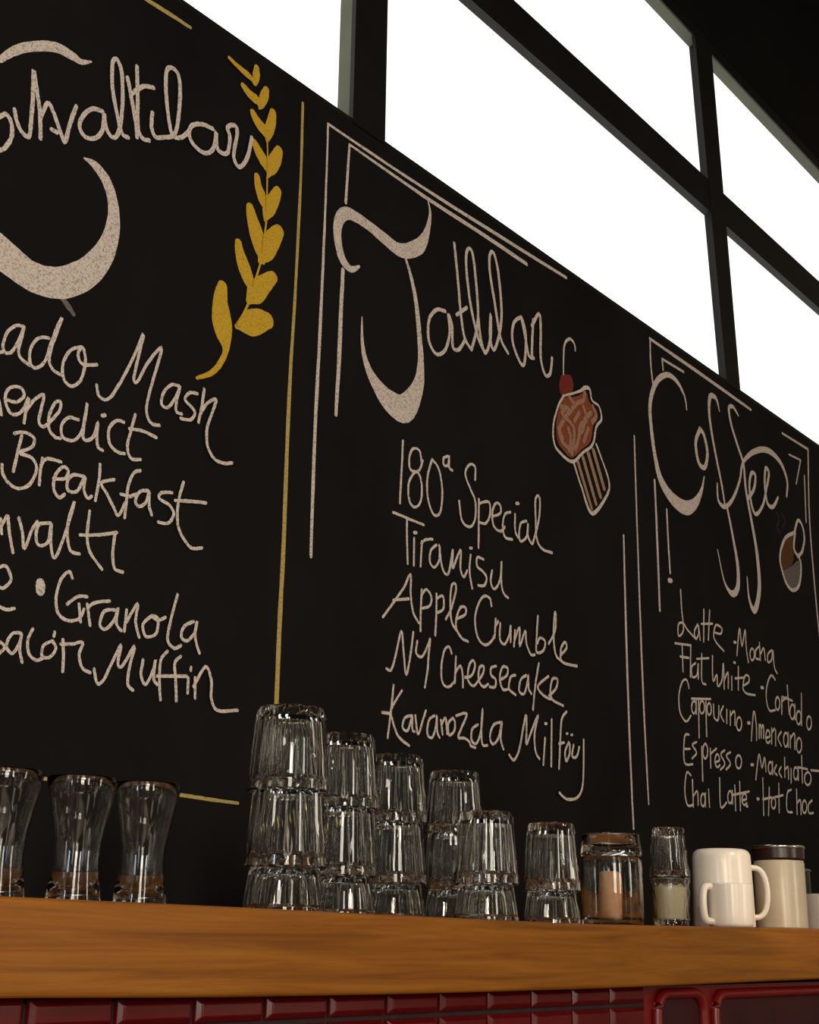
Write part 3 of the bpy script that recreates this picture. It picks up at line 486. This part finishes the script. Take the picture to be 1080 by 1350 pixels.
    ('chalk_lettering', 'chalk line reading Cappuccino', 'white', 0, '6822,3608,63 6800,3651,63 6744,3630,63 6700,3551,62 6703,3460,62 6767,3415,62 6829,3456,63;6871,3544,63 6887,3538,63 6894,3518,63 6889,3493,63 6873,3476,63 6855,3473,63 6842,3487,63 6841,3510,63 6853,3533,63 6871,3544,63;6898,3547,64 6892,3474,63;6925,3558,64 6912,3345,63;6968,3558,64 6986,3552,64 6994,3532,64 6988,3506,64 6970,3488,64 6950,3485,64 6936,3499,64 6935,3524,64 6948,3547,64 6968,3558,64;7013,3560,64 7001,3362,64;7051,3557,65 7068,3551,65 7075,3532,65 7070,3508,65 7053,3491,64 7035,3489,64 7022,3502,64 7021,3524,64 7033,3546,64 7051,3557,65;7104,3556,65 7103,3482,65 7153,3476,65 7169,3557,65;7226,3563,66 7185,3514,65 7222,3474,65;7269,3549,66 7259,3469,66;7314,3545,66 7304,3464,66;7311,3518,66 7368,3552,66 7363,3471,66;7423,3526,67 7444,3519,67 7453,3497,67 7445,3470,67 7425,3450,67 7401,3447,66 7385,3462,66 7385,3488,66 7399,3513,67 7423,3526,67;6830,3549,63 7065,3581,65'),
    ('chalk_lettering', 'chalk bullet and word Americano', 'white', 0, '7554,3509,97 7580,3512,97;7586,3408,67 7643,3590,68 7668,3513,68 7658,3420,68;7708,3518,69 7696,3436,68;7704,3493,68 7731,3521,69 7725,3442,68;7733,3496,69 7765,3523,69 7759,3444,69;7786,3448,69 7846,3465,69 7839,3497,69 7809,3493,69 7787,3458,69 7794,3427,69 7819,3422,69 7847,3437,69;7880,3519,70 7866,3423,69;7876,3492,69 7921,3522,70;7935,3513,70 7921,3418,70;8016,3514,70 7963,3468,70 8003,3427,70;8083,3517,71 8103,3509,71 8110,3484,71 8101,3454,71 8080,3432,71 8057,3429,70 8043,3447,70 8044,3476,70 8059,3504,71 8083,3517,71;8116,3521,71 8104,3430,71;8147,3507,71 8135,3431,71;8144,3487,71 8212,3526,72 8201,3427,71;8277,3508,72 8301,3500,72 8310,3474,72 8300,3441,72 8275,3418,72 8248,3414,72 8230,3433,72 8231,3464,72 8249,3494,72 8277,3508,72'),
    ('chalk_lettering', 'chalk line reading Espresso', 'white', 0, '6797,3347,62 6744,3328,62 6730,3189,62 6824,3189,62;6742,3262,62 6800,3269,62;6881,3316,63 6830,3293,63 6875,3257,63 6819,3219,62;6940,3297,63 6932,3109,63;6983,3319,64 7001,3311,64 7008,3288,64 7002,3259,63 6984,3239,63 6964,3237,63 6951,3253,63 6950,3281,63 6963,3307,63 6983,3319,64;7041,3299,64 7034,3191,64;7043,3271,64 7115,3307,64;7088,3228,64 7144,3244,64 7137,3273,64 7109,3270,64 7089,3238,64 7097,3209,64 7121,3204,64 7147,3218,64;7219,3309,65 7165,3279,65 7210,3232,65 7150,3192,64;7290,3306,65 7234,3279,65 7281,3240,65 7220,3200,65;7392,3300,66 7416,3294,66 7426,3272,66 7418,3246,66 7396,3226,66 7369,3224,66 7351,3238,66 7349,3264,66 7365,3289,66 7392,3300,66'),
    ('chalk_lettering', 'chalk bullet and word Macchiato', 'white', 0, '7566,3264,96 7592,3267,97;7617,3183,67 7682,3339,68 7710,3261,68 7757,3326,68 7764,3245,68;7833,3309,69 7851,3303,69 7857,3283,69 7850,3258,69 7833,3240,69 7813,3238,68 7800,3253,68 7800,3277,68 7813,3299,69 7833,3309,69;7862,3312,69 7854,3238,69;7916,3298,69 7878,3258,69 7915,3238,69;7982,3294,70 7945,3260,69 7978,3233,69;8041,3357,70 8027,3238,70;8034,3283,70 8084,3304,70 8078,3231,70;8127,3297,71 8113,3212,70;8200,3316,71 8220,3309,71 8228,3287,71 8219,3260,71 8198,3241,71 8175,3239,71 8160,3254,71 8161,3280,71 8176,3305,71 8200,3316,71;8234,3320,71 8223,3239,71;8298,3396,72 8283,3228,71;8236,3318,71 8376,3321,72;8376,3303,72 8409,3297,72 8422,3274,72 8411,3246,72 8380,3225,72 8344,3221,72 8320,3237,72 8319,3264,72 8341,3290,72 8376,3303,72;8428,3320,72 8553,3327,73'),
    ('chalk_lettering', 'chalk line reading Chai Latte', 'white', 0, '6797,3126,62 6751,3135,62 6719,3041,61 6741,2963,61 6803,2968,62;6812,3102,62 6808,2958,62;6814,3015,62 6862,3046,62 6865,2973,62;6927,3039,62 6943,3033,63 6950,3013,63 6944,2990,62 6929,2973,62 6911,2972,62 6898,2986,62 6898,3009,62 6909,3030,62 6927,3039,62;6953,3042,63 6948,2971,62;6994,3068,63 6995,2974,63;7138,3144,64 7131,2985,64 7207,3014,64;7258,3084,65 7275,3078,65 7282,3057,65 7276,3033,65 7259,3016,64 7240,3015,64 7227,3029,64 7226,3053,64 7239,3074,64 7258,3084,65;7286,3087,65 7280,3014,65;7321,3120,65 7315,2979,65;7387,3147,66 7375,2984,65;7274,3061,65 7505,3103,66;7402,3043,65 7462,3056,66 7454,3083,66 7424,3080,66 7403,3051,65 7411,3025,65 7437,3021,66 7465,3033,66;7455,3014,68 7473,3015,68'),
    ('chalk_lettering', 'chalk bullet and word Hot Choc', 'white', 0, '7621,3070,86 7643,3072,86;7714,3200,68 7695,2983,67;7797,3153,68 7762,2988,68;7696,3074,67 7820,3098,68;7846,3098,68 7865,3092,68 7873,3074,68 7866,3051,68 7847,3035,68 7825,3033,68 7811,3046,68 7811,3068,68 7824,3089,68 7846,3098,68;7933,3188,69 7912,3016,69;7862,3102,68 7982,3124,69;8111,3169,70 8047,3141,70 8028,3039,69 8102,3031,70;8190,3178,71 8173,3026,70;8185,3094,70 8238,3115,71 8232,3030,71;8298,3120,71 8319,3112,71 8327,3090,71 8318,3063,71 8297,3044,71 8273,3043,71 8258,3058,71 8259,3084,71 8275,3109,71 8298,3120,71;8415,3130,72 8354,3099,71 8351,3048,71 8421,3053,72'),
]
for name, label, col, fill, data in STROKES:
    bm = bmesh.new()
    depth = -0.0004 if fill else -0.0008
    if col in ('blush', 'tan'):
        depth = -0.0007
    for st in data.split(';'):
        pts = [tuple(int(v) for v in t.split(',')) for t in st.split()]
        pts = [(a / 2000, b / 2000, w / 10000) for a, b, w in pts]
        if fill:
            pts = smooth_line(pts + [pts[0]], 3)[:-1]
            f = bm.faces.new([bm.verts.new((a, depth, b)) for a, b, w in pts])
            bmesh.ops.triangulate(bm, faces=[f])
        else:
            depth = ribbon(bm, pts, depth)
    o = obj(name, bm, CH[col], board)
    o['label'] = label

# ------------------------------------------------------------------ counter: slab, tiled front, red cabinet
TOPZ = [(-0.6, 1.1476), (0.63, 1.1474), (0.886, 1.1463), (1.123, 1.1447), (1.474, 1.1430), (2.159, 1.1492), (3.6, 1.1500)]
BOTZ = [(-0.6, 1.0760), (0.64, 1.0748), (0.847, 1.0712), (1.125, 1.0692), (1.524, 1.0690), (2.145, 1.0736), (3.6, 1.0740)]


def lerp(tab, x):
    for (a, za), (b, zb) in zip(tab, tab[1:]):
        if x <= b:
            return za + (zb - za) * (x - a) / (b - a)
    return tab[-1][1]


CY0 = -0.85
bm = bmesh.new()
prev = None
stations = [-0.6 + 4.2 * i / 60 for i in range(61)]
for x in stations:
    zt, zb = lerp(TOPZ, x), lerp(BOTZ, x)
    ring = [bm.verts.new(p) for p in ((x, CY0, zb), (x, CY0, zt), (x, -0.001, zt), (x, -0.001, zb))]
    if prev:
        for k in range(4):
            bm.faces.new((prev[k], prev[(k + 1) % 4], ring[(k + 1) % 4], ring[k]))
    else:
        bm.faces.new(ring)
    prev = ring
bm.faces.new(prev[::-1])
ct = obj('wooden_countertop', bm, M_WOOD, bevel=0.004)
tag(ct, 'thick honey-coloured wooden counter slab carrying the glasses and cups under the chalkboard', 'countertop')

TY = -0.82
front = thing('tiled_counter_front', 'counter front of glossy dark red rectangular tiles beneath the wooden slab', 'counter front', (0, TY, 0))
ZT = 1.0685
box_obj('counter_body', (-0.58, 1.650, 0.003, 0.06, 0.0, ZT), M_GROUT, front)
bm = bmesh.new()
TW, TH, G, BV, RAISE = 0.0873, 0.0436, 0.0045, 0.005, 0.0045
joint0 = 1.0465
nrow = 0
zt = joint0 + TH
row_tops = []
while zt > 0.03:
    row_tops.append(zt)
    zt -= TH
for ri, zt in enumerate(row_tops):
    zb = max(zt - TH, 0.001)
    ztt = min(zt, lerp(BOTZ, 0.6874 + TW * 5.5) + 0.002)
    for k in range(-15, 11):
        x0 = 0.6874 + TW * k
        x1 = x0 + TW
        ztt = min(zt, min(lerp(BOTZ, x0), lerp(BOTZ, x1)) + 0.0018)
        if x0 < -0.57:
            continue
        a0, a1, b0, b1 = x0 + G / 2, x1 - G / 2, zb + G / 2, ztt - G / 2
        if b1 - b0 < 0.008:
            continue
        bv = min(BV, (b1 - b0) * 0.3)
        o = [bm.verts.new(p) for p in ((a0, 0.003, b0), (a1, 0.003, b0), (a1, 0.003, b1), (a0, 0.003, b1))]
        m_ = [bm.verts.new((v.co.x, 0.0, v.co.z)) for v in o]
        i_ = [bm.verts.new(p) for p in ((a0 + BV, -RAISE, b0 + bv), (a1 - BV, -RAISE, b0 + bv), (a1 - BV, -RAISE, b1 - bv), (a0 + BV, -RAISE, b1 - bv))]
        for q in range(4):
            bm.faces.new((o[q], o[(q + 1) % 4], m_[(q + 1) % 4], m_[q]))
            bm.faces.new((m_[q], m_[(q + 1) % 4], i_[(q + 1) % 4], i_[q]))
        bm.faces.new(i_)
obj('tile_field', bm, M_TILE, front, bevel=0.0012)

cab = thing('red_cabinet', 'red lacquered cabinet front with round-cornered mouldings right of the tiles', 'cabinet', (1.655, TY, 0))
box_obj('cabinet_body', (0.003, 1.90, 0.006, 0.05, 0.0, 1.068), M_RED, cab)


def moulding_path(x0, x1, z0, z1, r):
    pts = [(x0, z0)]
    for k in range(7):
        a = PI - k * PI / 12
        pts.append((x0 + r + r * math.cos(a), z1 - r + r * math.sin(a)))
    for k in range(7):
        a = PI / 2 - k * PI / 12
        pts.append((x1 - r + r * math.cos(a), z1 - r + r * math.sin(a)))
    pts.append((x1, z0))
    return pts


for (x0, x1, zt_) in ((0.030, 0.160, 1.0585), (0.196, 0.74, 1.0555), (0.79, 1.33, 1.0555), (1.38, 1.87, 1.0555)):
    p = moulding_path(x0, x1, 0.12, zt_, 0.026)
    bm = bmesh.new()
    vs = [bm.verts.new((a, 0.0045, b)) for a, b in p]
    bm.faces.new(vs)
    r = bmesh.ops.extrude_face_region(bm, geom=list(bm.faces))
    for v in r['geom']:
        if isinstance(v, bmesh.types.BMVert):
            v.co.y += 0.003
    d = obj('door_panel', bm, M_INSET, cab)
    bm = bmesh.new()
    path = [(a, 0.0, b) for a, b in p] + [((x0 + x1) / 2, 0.0, 0.12), (x0, 0.0, 0.12)]
    add_tube(bm, [(a, 0.002, c) for a, _, c in path], 0.0070, n=12)
    obj('door_moulding', bm, M_RED, d, smooth=True)


# ------------------------------------------------------------------ glassware
def zc(x):
    return lerp(TOPZ, x)


def facet_fn(n_out, sides, depth):
    """flat-sided outside between profile rings, round elsewhere."""
    def fn(i, r, a):
        if i not in n_out:
            return r
        s = 2 * PI / sides
        u = abs((a % s) / s - 0.5) * 2          # 1 on the ridge, 0 in the middle of a flute
        return r * (1 - depth * (1 - u * u))
    return fn


def faceted_glass_mesh(R, Rb, Hh, sides=14, wall=0.0032, base=0.011):
    """upside-down tumbler: closed base on top at z = Hh, rim at z = 0."""
    lip = 0.016 * Hh / 0.09
    def ro(z):
        return Rb + (R - Rb) * (1 - z / Hh)
    prof = [(0, Hh - 0.0025), (Rb * 0.55, Hh - 0.0025), (Rb * 0.80, Hh), (Rb * 0.93, Hh - 0.001), (Rb, Hh - 0.006)]
    z1, z2 = Hh - 0.012, lip
    prof += [(ro(z1) , z1), (ro((z1 + z2) / 2), (z1 + z2) / 2), (ro(z2), z2)]
    facet = {4, 5, 6, 7}
    prof += [(ro(lip * 0.72) + 0.0004, lip * 0.72), (R, 0.002), (R - wall * 0.4, 0.0), (R - wall * 0.8, 0.0012)]
    zi = Hh - base
    prof += [(ro(lip) - wall, lip), (ro(zi * 0.55) - wall * 1.2, zi * 0.55), (ro(zi) - wall * 1.6, zi - 0.006), (ro(zi) - wall * 3.2, zi - 0.001), (0, zi)]
    bm = bmesh.new()
    add_lathe(bm, prof, sides * 8, facet_fn(facet, sides, 0.050))
    return bm


def glass_thing(name, label, bm_body, group, loc, rotz=0.0, part='glass_body', angle=0.30):
    o = obj(name, bm_body, M_GLASS, smooth=True, angle=angle)
    o.location = loc
    o.rotation_euler = (0, 0, rotz)
    return tag(o, label, 'glass', group)


def copy_glass(src, label, loc, rotz):
    o = src.copy()
    COL.objects.link(o)
    o.location = loc
    o.rotation_euler = (0, 0, rotz)
    o['label'] = label
    return o


# waisted tall glasses at the left end
def waisted_mesh():
    Hh, R, w = 0.141, 0.0388, 0.0028
    out = [(0, 0.001), (0.024, 0.0), (0.0288, 0.0015), (0.0300, 0.006), (0.0280, 0.022), (0.0256, 0.042), (0.0250, 0.056), (0.0262, 0.072),
           (0.0292, 0.090), (0.0332, 0.109), (0.0364, 0.126), (R, Hh - 0.002), (R - 0.001, Hh), (R - w, Hh - 0.001)]
    inn = [(0.0364 - w, 0.126), (0.0332 - w, 0.109), (0.0292 - w, 0.090), (0.0262 - w, 0.072), (0.0250 - w, 0.056), (0.0256 - w, 0.042), (0.0266 - w, 0.027), (0.017, 0.0165), (0, 0.0135)]
    bm = bmesh.new()
    add_lathe(bm, out + inn, 56)
    return bm


g0 = glass_thing('waisted_glass', 'waisted clear glass with flared rim, first at the left end of the counter', waisted_mesh(), 'tall waisted glasses at the left end of the counter', (0.878, -0.492, zc(0.886)), angle=1.2)
copy_glass(g0, 'waisted clear glass with flared rim, middle one of the three at left', (0.964, -0.510, zc(0.964)), 0.4)
copy_glass(g0, 'waisted clear glass with flared rim, nearest the faceted glass stacks', (1.040, -0.530, zc(1.04)), 0.9)

# stacks of upside-down faceted tumblers
GR = 'upside-down faceted tumblers stacked on the counter'
tall = faceted_glass_mesh(0.0445, 0.0375, 0.092)
low_h = 0.058
ORD = ['first', 'second', 'third', 'fourth']
SPOTS = [(1.115, -0.680, 1.03), (1.253, -0.640, 0.985), (1.401, -0.600, 0.96), (1.543, -0.590, 0.93)]
src_tall = src_low = None
for i, (x, y, s) in enumerate(SPOTS):
    z = zc(x)
    rz = random.uniform(0, 0.6)
    lab = 'short upside-down faceted tumbler at the bottom of the %s three-high stack from the left' % ORD[i]
    if src_low is None:
        src_low = glass_thing('low_tumbler', lab, faceted_glass_mesh(0.0445, 0.036, low_h, base=0.012), GR, (x, y, z), rz)
        low = src_low
    else:
        low = copy_glass(src_low, lab, (x, y, z), rz)
    low.scale = (s, s, s)
    for j, wd in enumerate(('middle', 'topmost')):
        zz = z + s * (low_h - 0.0105 + j * 0.0795)
        lab = '%s upside-down faceted tumbler of the %s three-high stack from the left' % (wd, ORD[i])
        rz = random.uniform(0, 0.6)
        if src_tall is None:
            src_tall = glass_thing('faceted_tumbler', lab, tall, GR, (x, y, zz), rz)
            t_ = src_tall
        else:
            t_ = copy_glass(src_tall, lab, (x, y, zz), rz)
        t_.scale = (s, s, s)
for (x, y, s, wd) in ((1.424, -0.730, 0.915, 'left'), (1.650, -0.680, 0.90, 'right')):
    z = zc(x)
    b_ = copy_glass(src_low, 'short tumbler at the bottom of the %s two-high stack in the front row' % wd, (x, y, z), random.uniform(0, 0.6))
    b_.scale = (s, s, s * 1.02)
    t_ = copy_glass(src_tall, 'upside-down faceted tumbler on top of the %s two-high stack in the front row' % wd, (x, y, z + s * (low_h * 1.02 - 0.0105)), random.uniform(0, 0.6))
    t_.scale = (s, s, s * (1.06 if wd == 'left' else 1.12))

# glass jar with a peach candle
jx, jy = 1.864, -0.650
jar = thing('glass_jar', 'wide clear glass jar with a peach-coloured candle inside, left of the cut glasses', 'jar', (jx, jy, zc(jx)))
R = 0.047
bm = bmesh.new()
add_lathe(bm, [(0, 0.001), (R * 0.85, 0.0), (R * 0.97, 0.003), (R, 0.010), (R, 0.088), (R * 0.985, 0.096), (R * 0.93, 0.100), (R * 0.89, 0.099),
               (R * 0.91, 0.094), (R * 0.925, 0.086), (R * 0.925, 0.014), (R * 0.88, 0.0095), (0, 0.0085)], 56)
obj('jar_body', bm, M_GLASS, jar, smooth=True)
bm = bmesh.new()
add_lathe(bm, [(0, 0.1085), (R * 0.70, 0.1085), (R * 0.78, 0.1010), (R * 0.96, 0.1010), (R * 1.0, 0.104), (R * 1.0, 0.110), (R * 0.97, 0.114), (R * 0.95, 0.130), (R * 0.93, 0.134),
               (R * 0.90, 0.135), (R * 0.85, 0.132), (R * 0.82, 0.118), (R * 0.6, 0.1135), (0, 0.1135)], 56)
obj('jar_lid', bm, M_GLASS, jar, smooth=True)
bm = bmesh.new()
add_lathe(bm, [(0, 0.0092), (0.0165, 0.0092), (0.0178, 0.012), (0.0172, 0.030), (0.0180, 0.050), (0.0170, 0.070), (0.0160, 0.076), (0.012, 0.079), (0.004, 0.077), (0, 0.0765)], 28,
          lambda i, r, a: r * (1 + 0.05 * math.sin(3 * a + i)))
o = obj('candle', bm, M_PEACH, jar, smooth=True, loc=(-0.006, 0.0, 0.0))
o['label'] = 'peach-coloured candle'

# small cut-glass cups, one upside down on the other
kx, ky = 2.016, -0.667


def cut_mesh(R, Rb, Hh, flip):
    sides = 12
    prof = [(0, 0.002), (Rb * 0.7, 0.0005), (Rb * 0.94, 0.0), (Rb, 0.004), (Rb + (R - Rb) * 0.15, 0.012), (Rb + (R - Rb) * 0.5, 0.034), (Rb + (R - Rb) * 0.75, 0.052), (R, Hh - 0.010),
            (R * 1.01, Hh - 0.003), (R - 0.001, Hh), (R - 0.003, Hh - 0.002), (R - 0.004, Hh - 0.012), (Rb + (R - Rb) * 0.4 - 0.004, 0.030), (Rb - 0.004, 0.013), (Rb * 0.5, 0.0105), (0, 0.0105)]
    bm = bmesh.new()
    def fn(i, r, a):
        if 3 <= i <= 7:
            s = 2 * PI / sides
            t = ((a + (s / 2 if i % 2 else 0)) % s) / s
            return r * (1 - 0.10 * abs(math.sin(PI * t)))
        return r
    add_lathe(bm, prof, sides * 6, fn)
    if flip:
        for v in bm.verts:
            v.co.z = Hh - v.co.z
    return bm


GC = 'small cut glasses stacked beside the white mugs'
sg = thing('sugar_glass', 'small clear glass filled with pale sugar, under an upturned cut glass', 'glass', (kx, ky, zc(kx)), 0, GC)
obj('glass_body', cut_mesh(0.0325, 0.029, 0.076, False), M_GLASS, sg, smooth=True, angle=0.3)
bm = bmesh.new()
add_lathe(bm, [(0, 0.0109), (0.0235, 0.0115), (0.0246, 0.016), (0.0262, 0.040), (0.0270, 0.060), (0.020, 0.064), (0, 0.066)], 36)
obj('sugar', bm, M_SUGAR, sg, smooth=True)['label'] = 'pale sugar filling'
glass_thing('cut_glass', 'small upturned cut glass standing on the sugar glass beside the white mug', cut_mesh(0.0325, 0.026, 0.077, True), GC, (kx, ky, zc(kx) + 0.0762), 0.2)


# ------------------------------------------------------------------ cups and canisters
def cup(name, label, loc, rotz, R, Rb, Hh, m, hz0, hz1, hout, htube, wide=1.0, cat='mug', group=None, corner=0.006, flip=False, sq=0.6):
    t = thing(name, label, cat, loc, rotz, group)
    w = 0.0042
    prof = [(0, 0.002), (Rb * 0.66, 0.002), (Rb * 0.70, 0.0), (Rb - corner, 0.0), (Rb - corner * 0.62, corner * 0.08), (Rb - corner * 0.29, corner * 0.29), (Rb - corner * 0.08, corner * 0.62), (Rb, corner)]
    for k in range(1, 7):
        prof.append((Rb + (R - Rb) * (k / 6) ** 0.8, corner + (Hh - corner - 0.004) * k / 6))
    prof += [(R, Hh - 0.002), (R - w * 0.5, Hh), (R - w, Hh - 0.002)]
    for k in range(5, 0, -1):
        prof.append((Rb + (R - Rb) * (k / 6) ** 0.8 - w, corner + (Hh - corner - 0.004) * k / 6))
    prof += [(Rb * 0.8, 0.008), (0, 0.0075)]
    if flip:                                   # standing on its rim
        prof = [(r, Hh - z) for r, z in prof]
    bm = bmesh.new()
    add_lathe(bm, prof, 56)
    obj('cup_body', bm, m, t, smooth=True)
    bm = bmesh.new()
    pts = []
    mid, hh = (hz0 + hz1) / 2, (hz1 - hz0) / 2
    rr = R - 0.003
    for k in range(17):
        a = PI / 2 - PI * k / 16
        pts.append((rr + hout * (max(math.cos(a), 0.0) ** sq), 0, mid + hh * math.sin(a)))
    add_tube(bm, pts, htube, n=12, flat=wide, side=(0, 1, 0))
    obj('handle', bm, m, t, smooth=True)
    return t


GM = 'white cups at the right end of the counter'
aR = math.atan2(-0.78, 0.625)
cup('coffee_mug', 'tall white mug turned upside down, round handle on its right, behind the small cup', (2.094, -0.720, zc(2.094)), aR, 0.0488, 0.0465, 0.122, M_CERAMIC, 0.016, 0.094, 0.026, 0.0046, 1.3, 'mug', GM, 0.012, True)
cup('espresso_cup', 'small cream-white cup standing in front of the tall mug, handle at left', (1.980, -0.787, zc(1.98)), aR + PI + 0.35, 0.0345, 0.0335, 0.064, M_CERAMIC, 0.008, 0.059, 0.0165, 0.0056, 1.3, 'cup', GM, 0.006, False, 0.3)
cup('teacup', 'low white cup at the right edge of the photo, past the lidded canister', (2.614, -0.670, zc(2.614)), aR + 1.2, 0.036, 0.033, 0.069, M_CERAMIC, 0.012, 0.058, 0.020, 0.005, 1.3, 'cup', GM)

can = thing('ceramic_canister', 'tall cream ceramic canister with a dark brown lid, right of the white mug', 'canister', (2.360, -0.700, zc(2.36)))
R = 0.044
bm = bmesh.new()
add_lathe(bm, [(0, 0.0), (R * 0.92, 0.0), (R, 0.004), (R, 0.112), (R * 0.97, 0.117), (R * 0.85, 0.118), (0, 0.118)], 56)
obj('canister_body', bm, M_CREAM, can, smooth=True)
bm = bmesh.new()
add_lathe(bm, [(0, 0.1185), (R * 0.98, 0.1185), (R * 1.03, 0.121), (R * 1.03, 0.137), (0, 0.137)], 56)
ld = obj('canister_lid', bm, M_LID, can, smooth=True)
bm = bmesh.new()
add_lathe(bm, [(0, 0.1372), (R * 1.04, 0.1372), (R * 1.06, 0.139), (R * 1.06, 0.1415), (R * 1.03, 0.143), (0, 0.143)], 56)
obj('lid_rim', bm, M_STEEL, ld, smooth=True)

can2 = thing('black_canister', 'black canister with a pale metal rim at the right edge, behind the low cup', 'canister', (2.735, -0.545, zc(2.735)))
R = 0.050
bm = bmesh.new()
add_lathe(bm, [(0, 0.0), (R * 0.92, 0.0), (R, 0.004), (R, 0.118), (0, 0.118)], 48)
obj('canister_body', bm, M_BLACKJAR, can2, smooth=True)
bm = bmesh.new()
add_lathe(bm, [(0, 0.1182), (R * 1.02, 0.1182), (R * 1.04, 0.120), (R * 1.04, 0.1225), (R * 1.0, 0.124), (0, 0.124)], 48)
obj('lid_rim', bm, M_STEEL, can2, smooth=True)
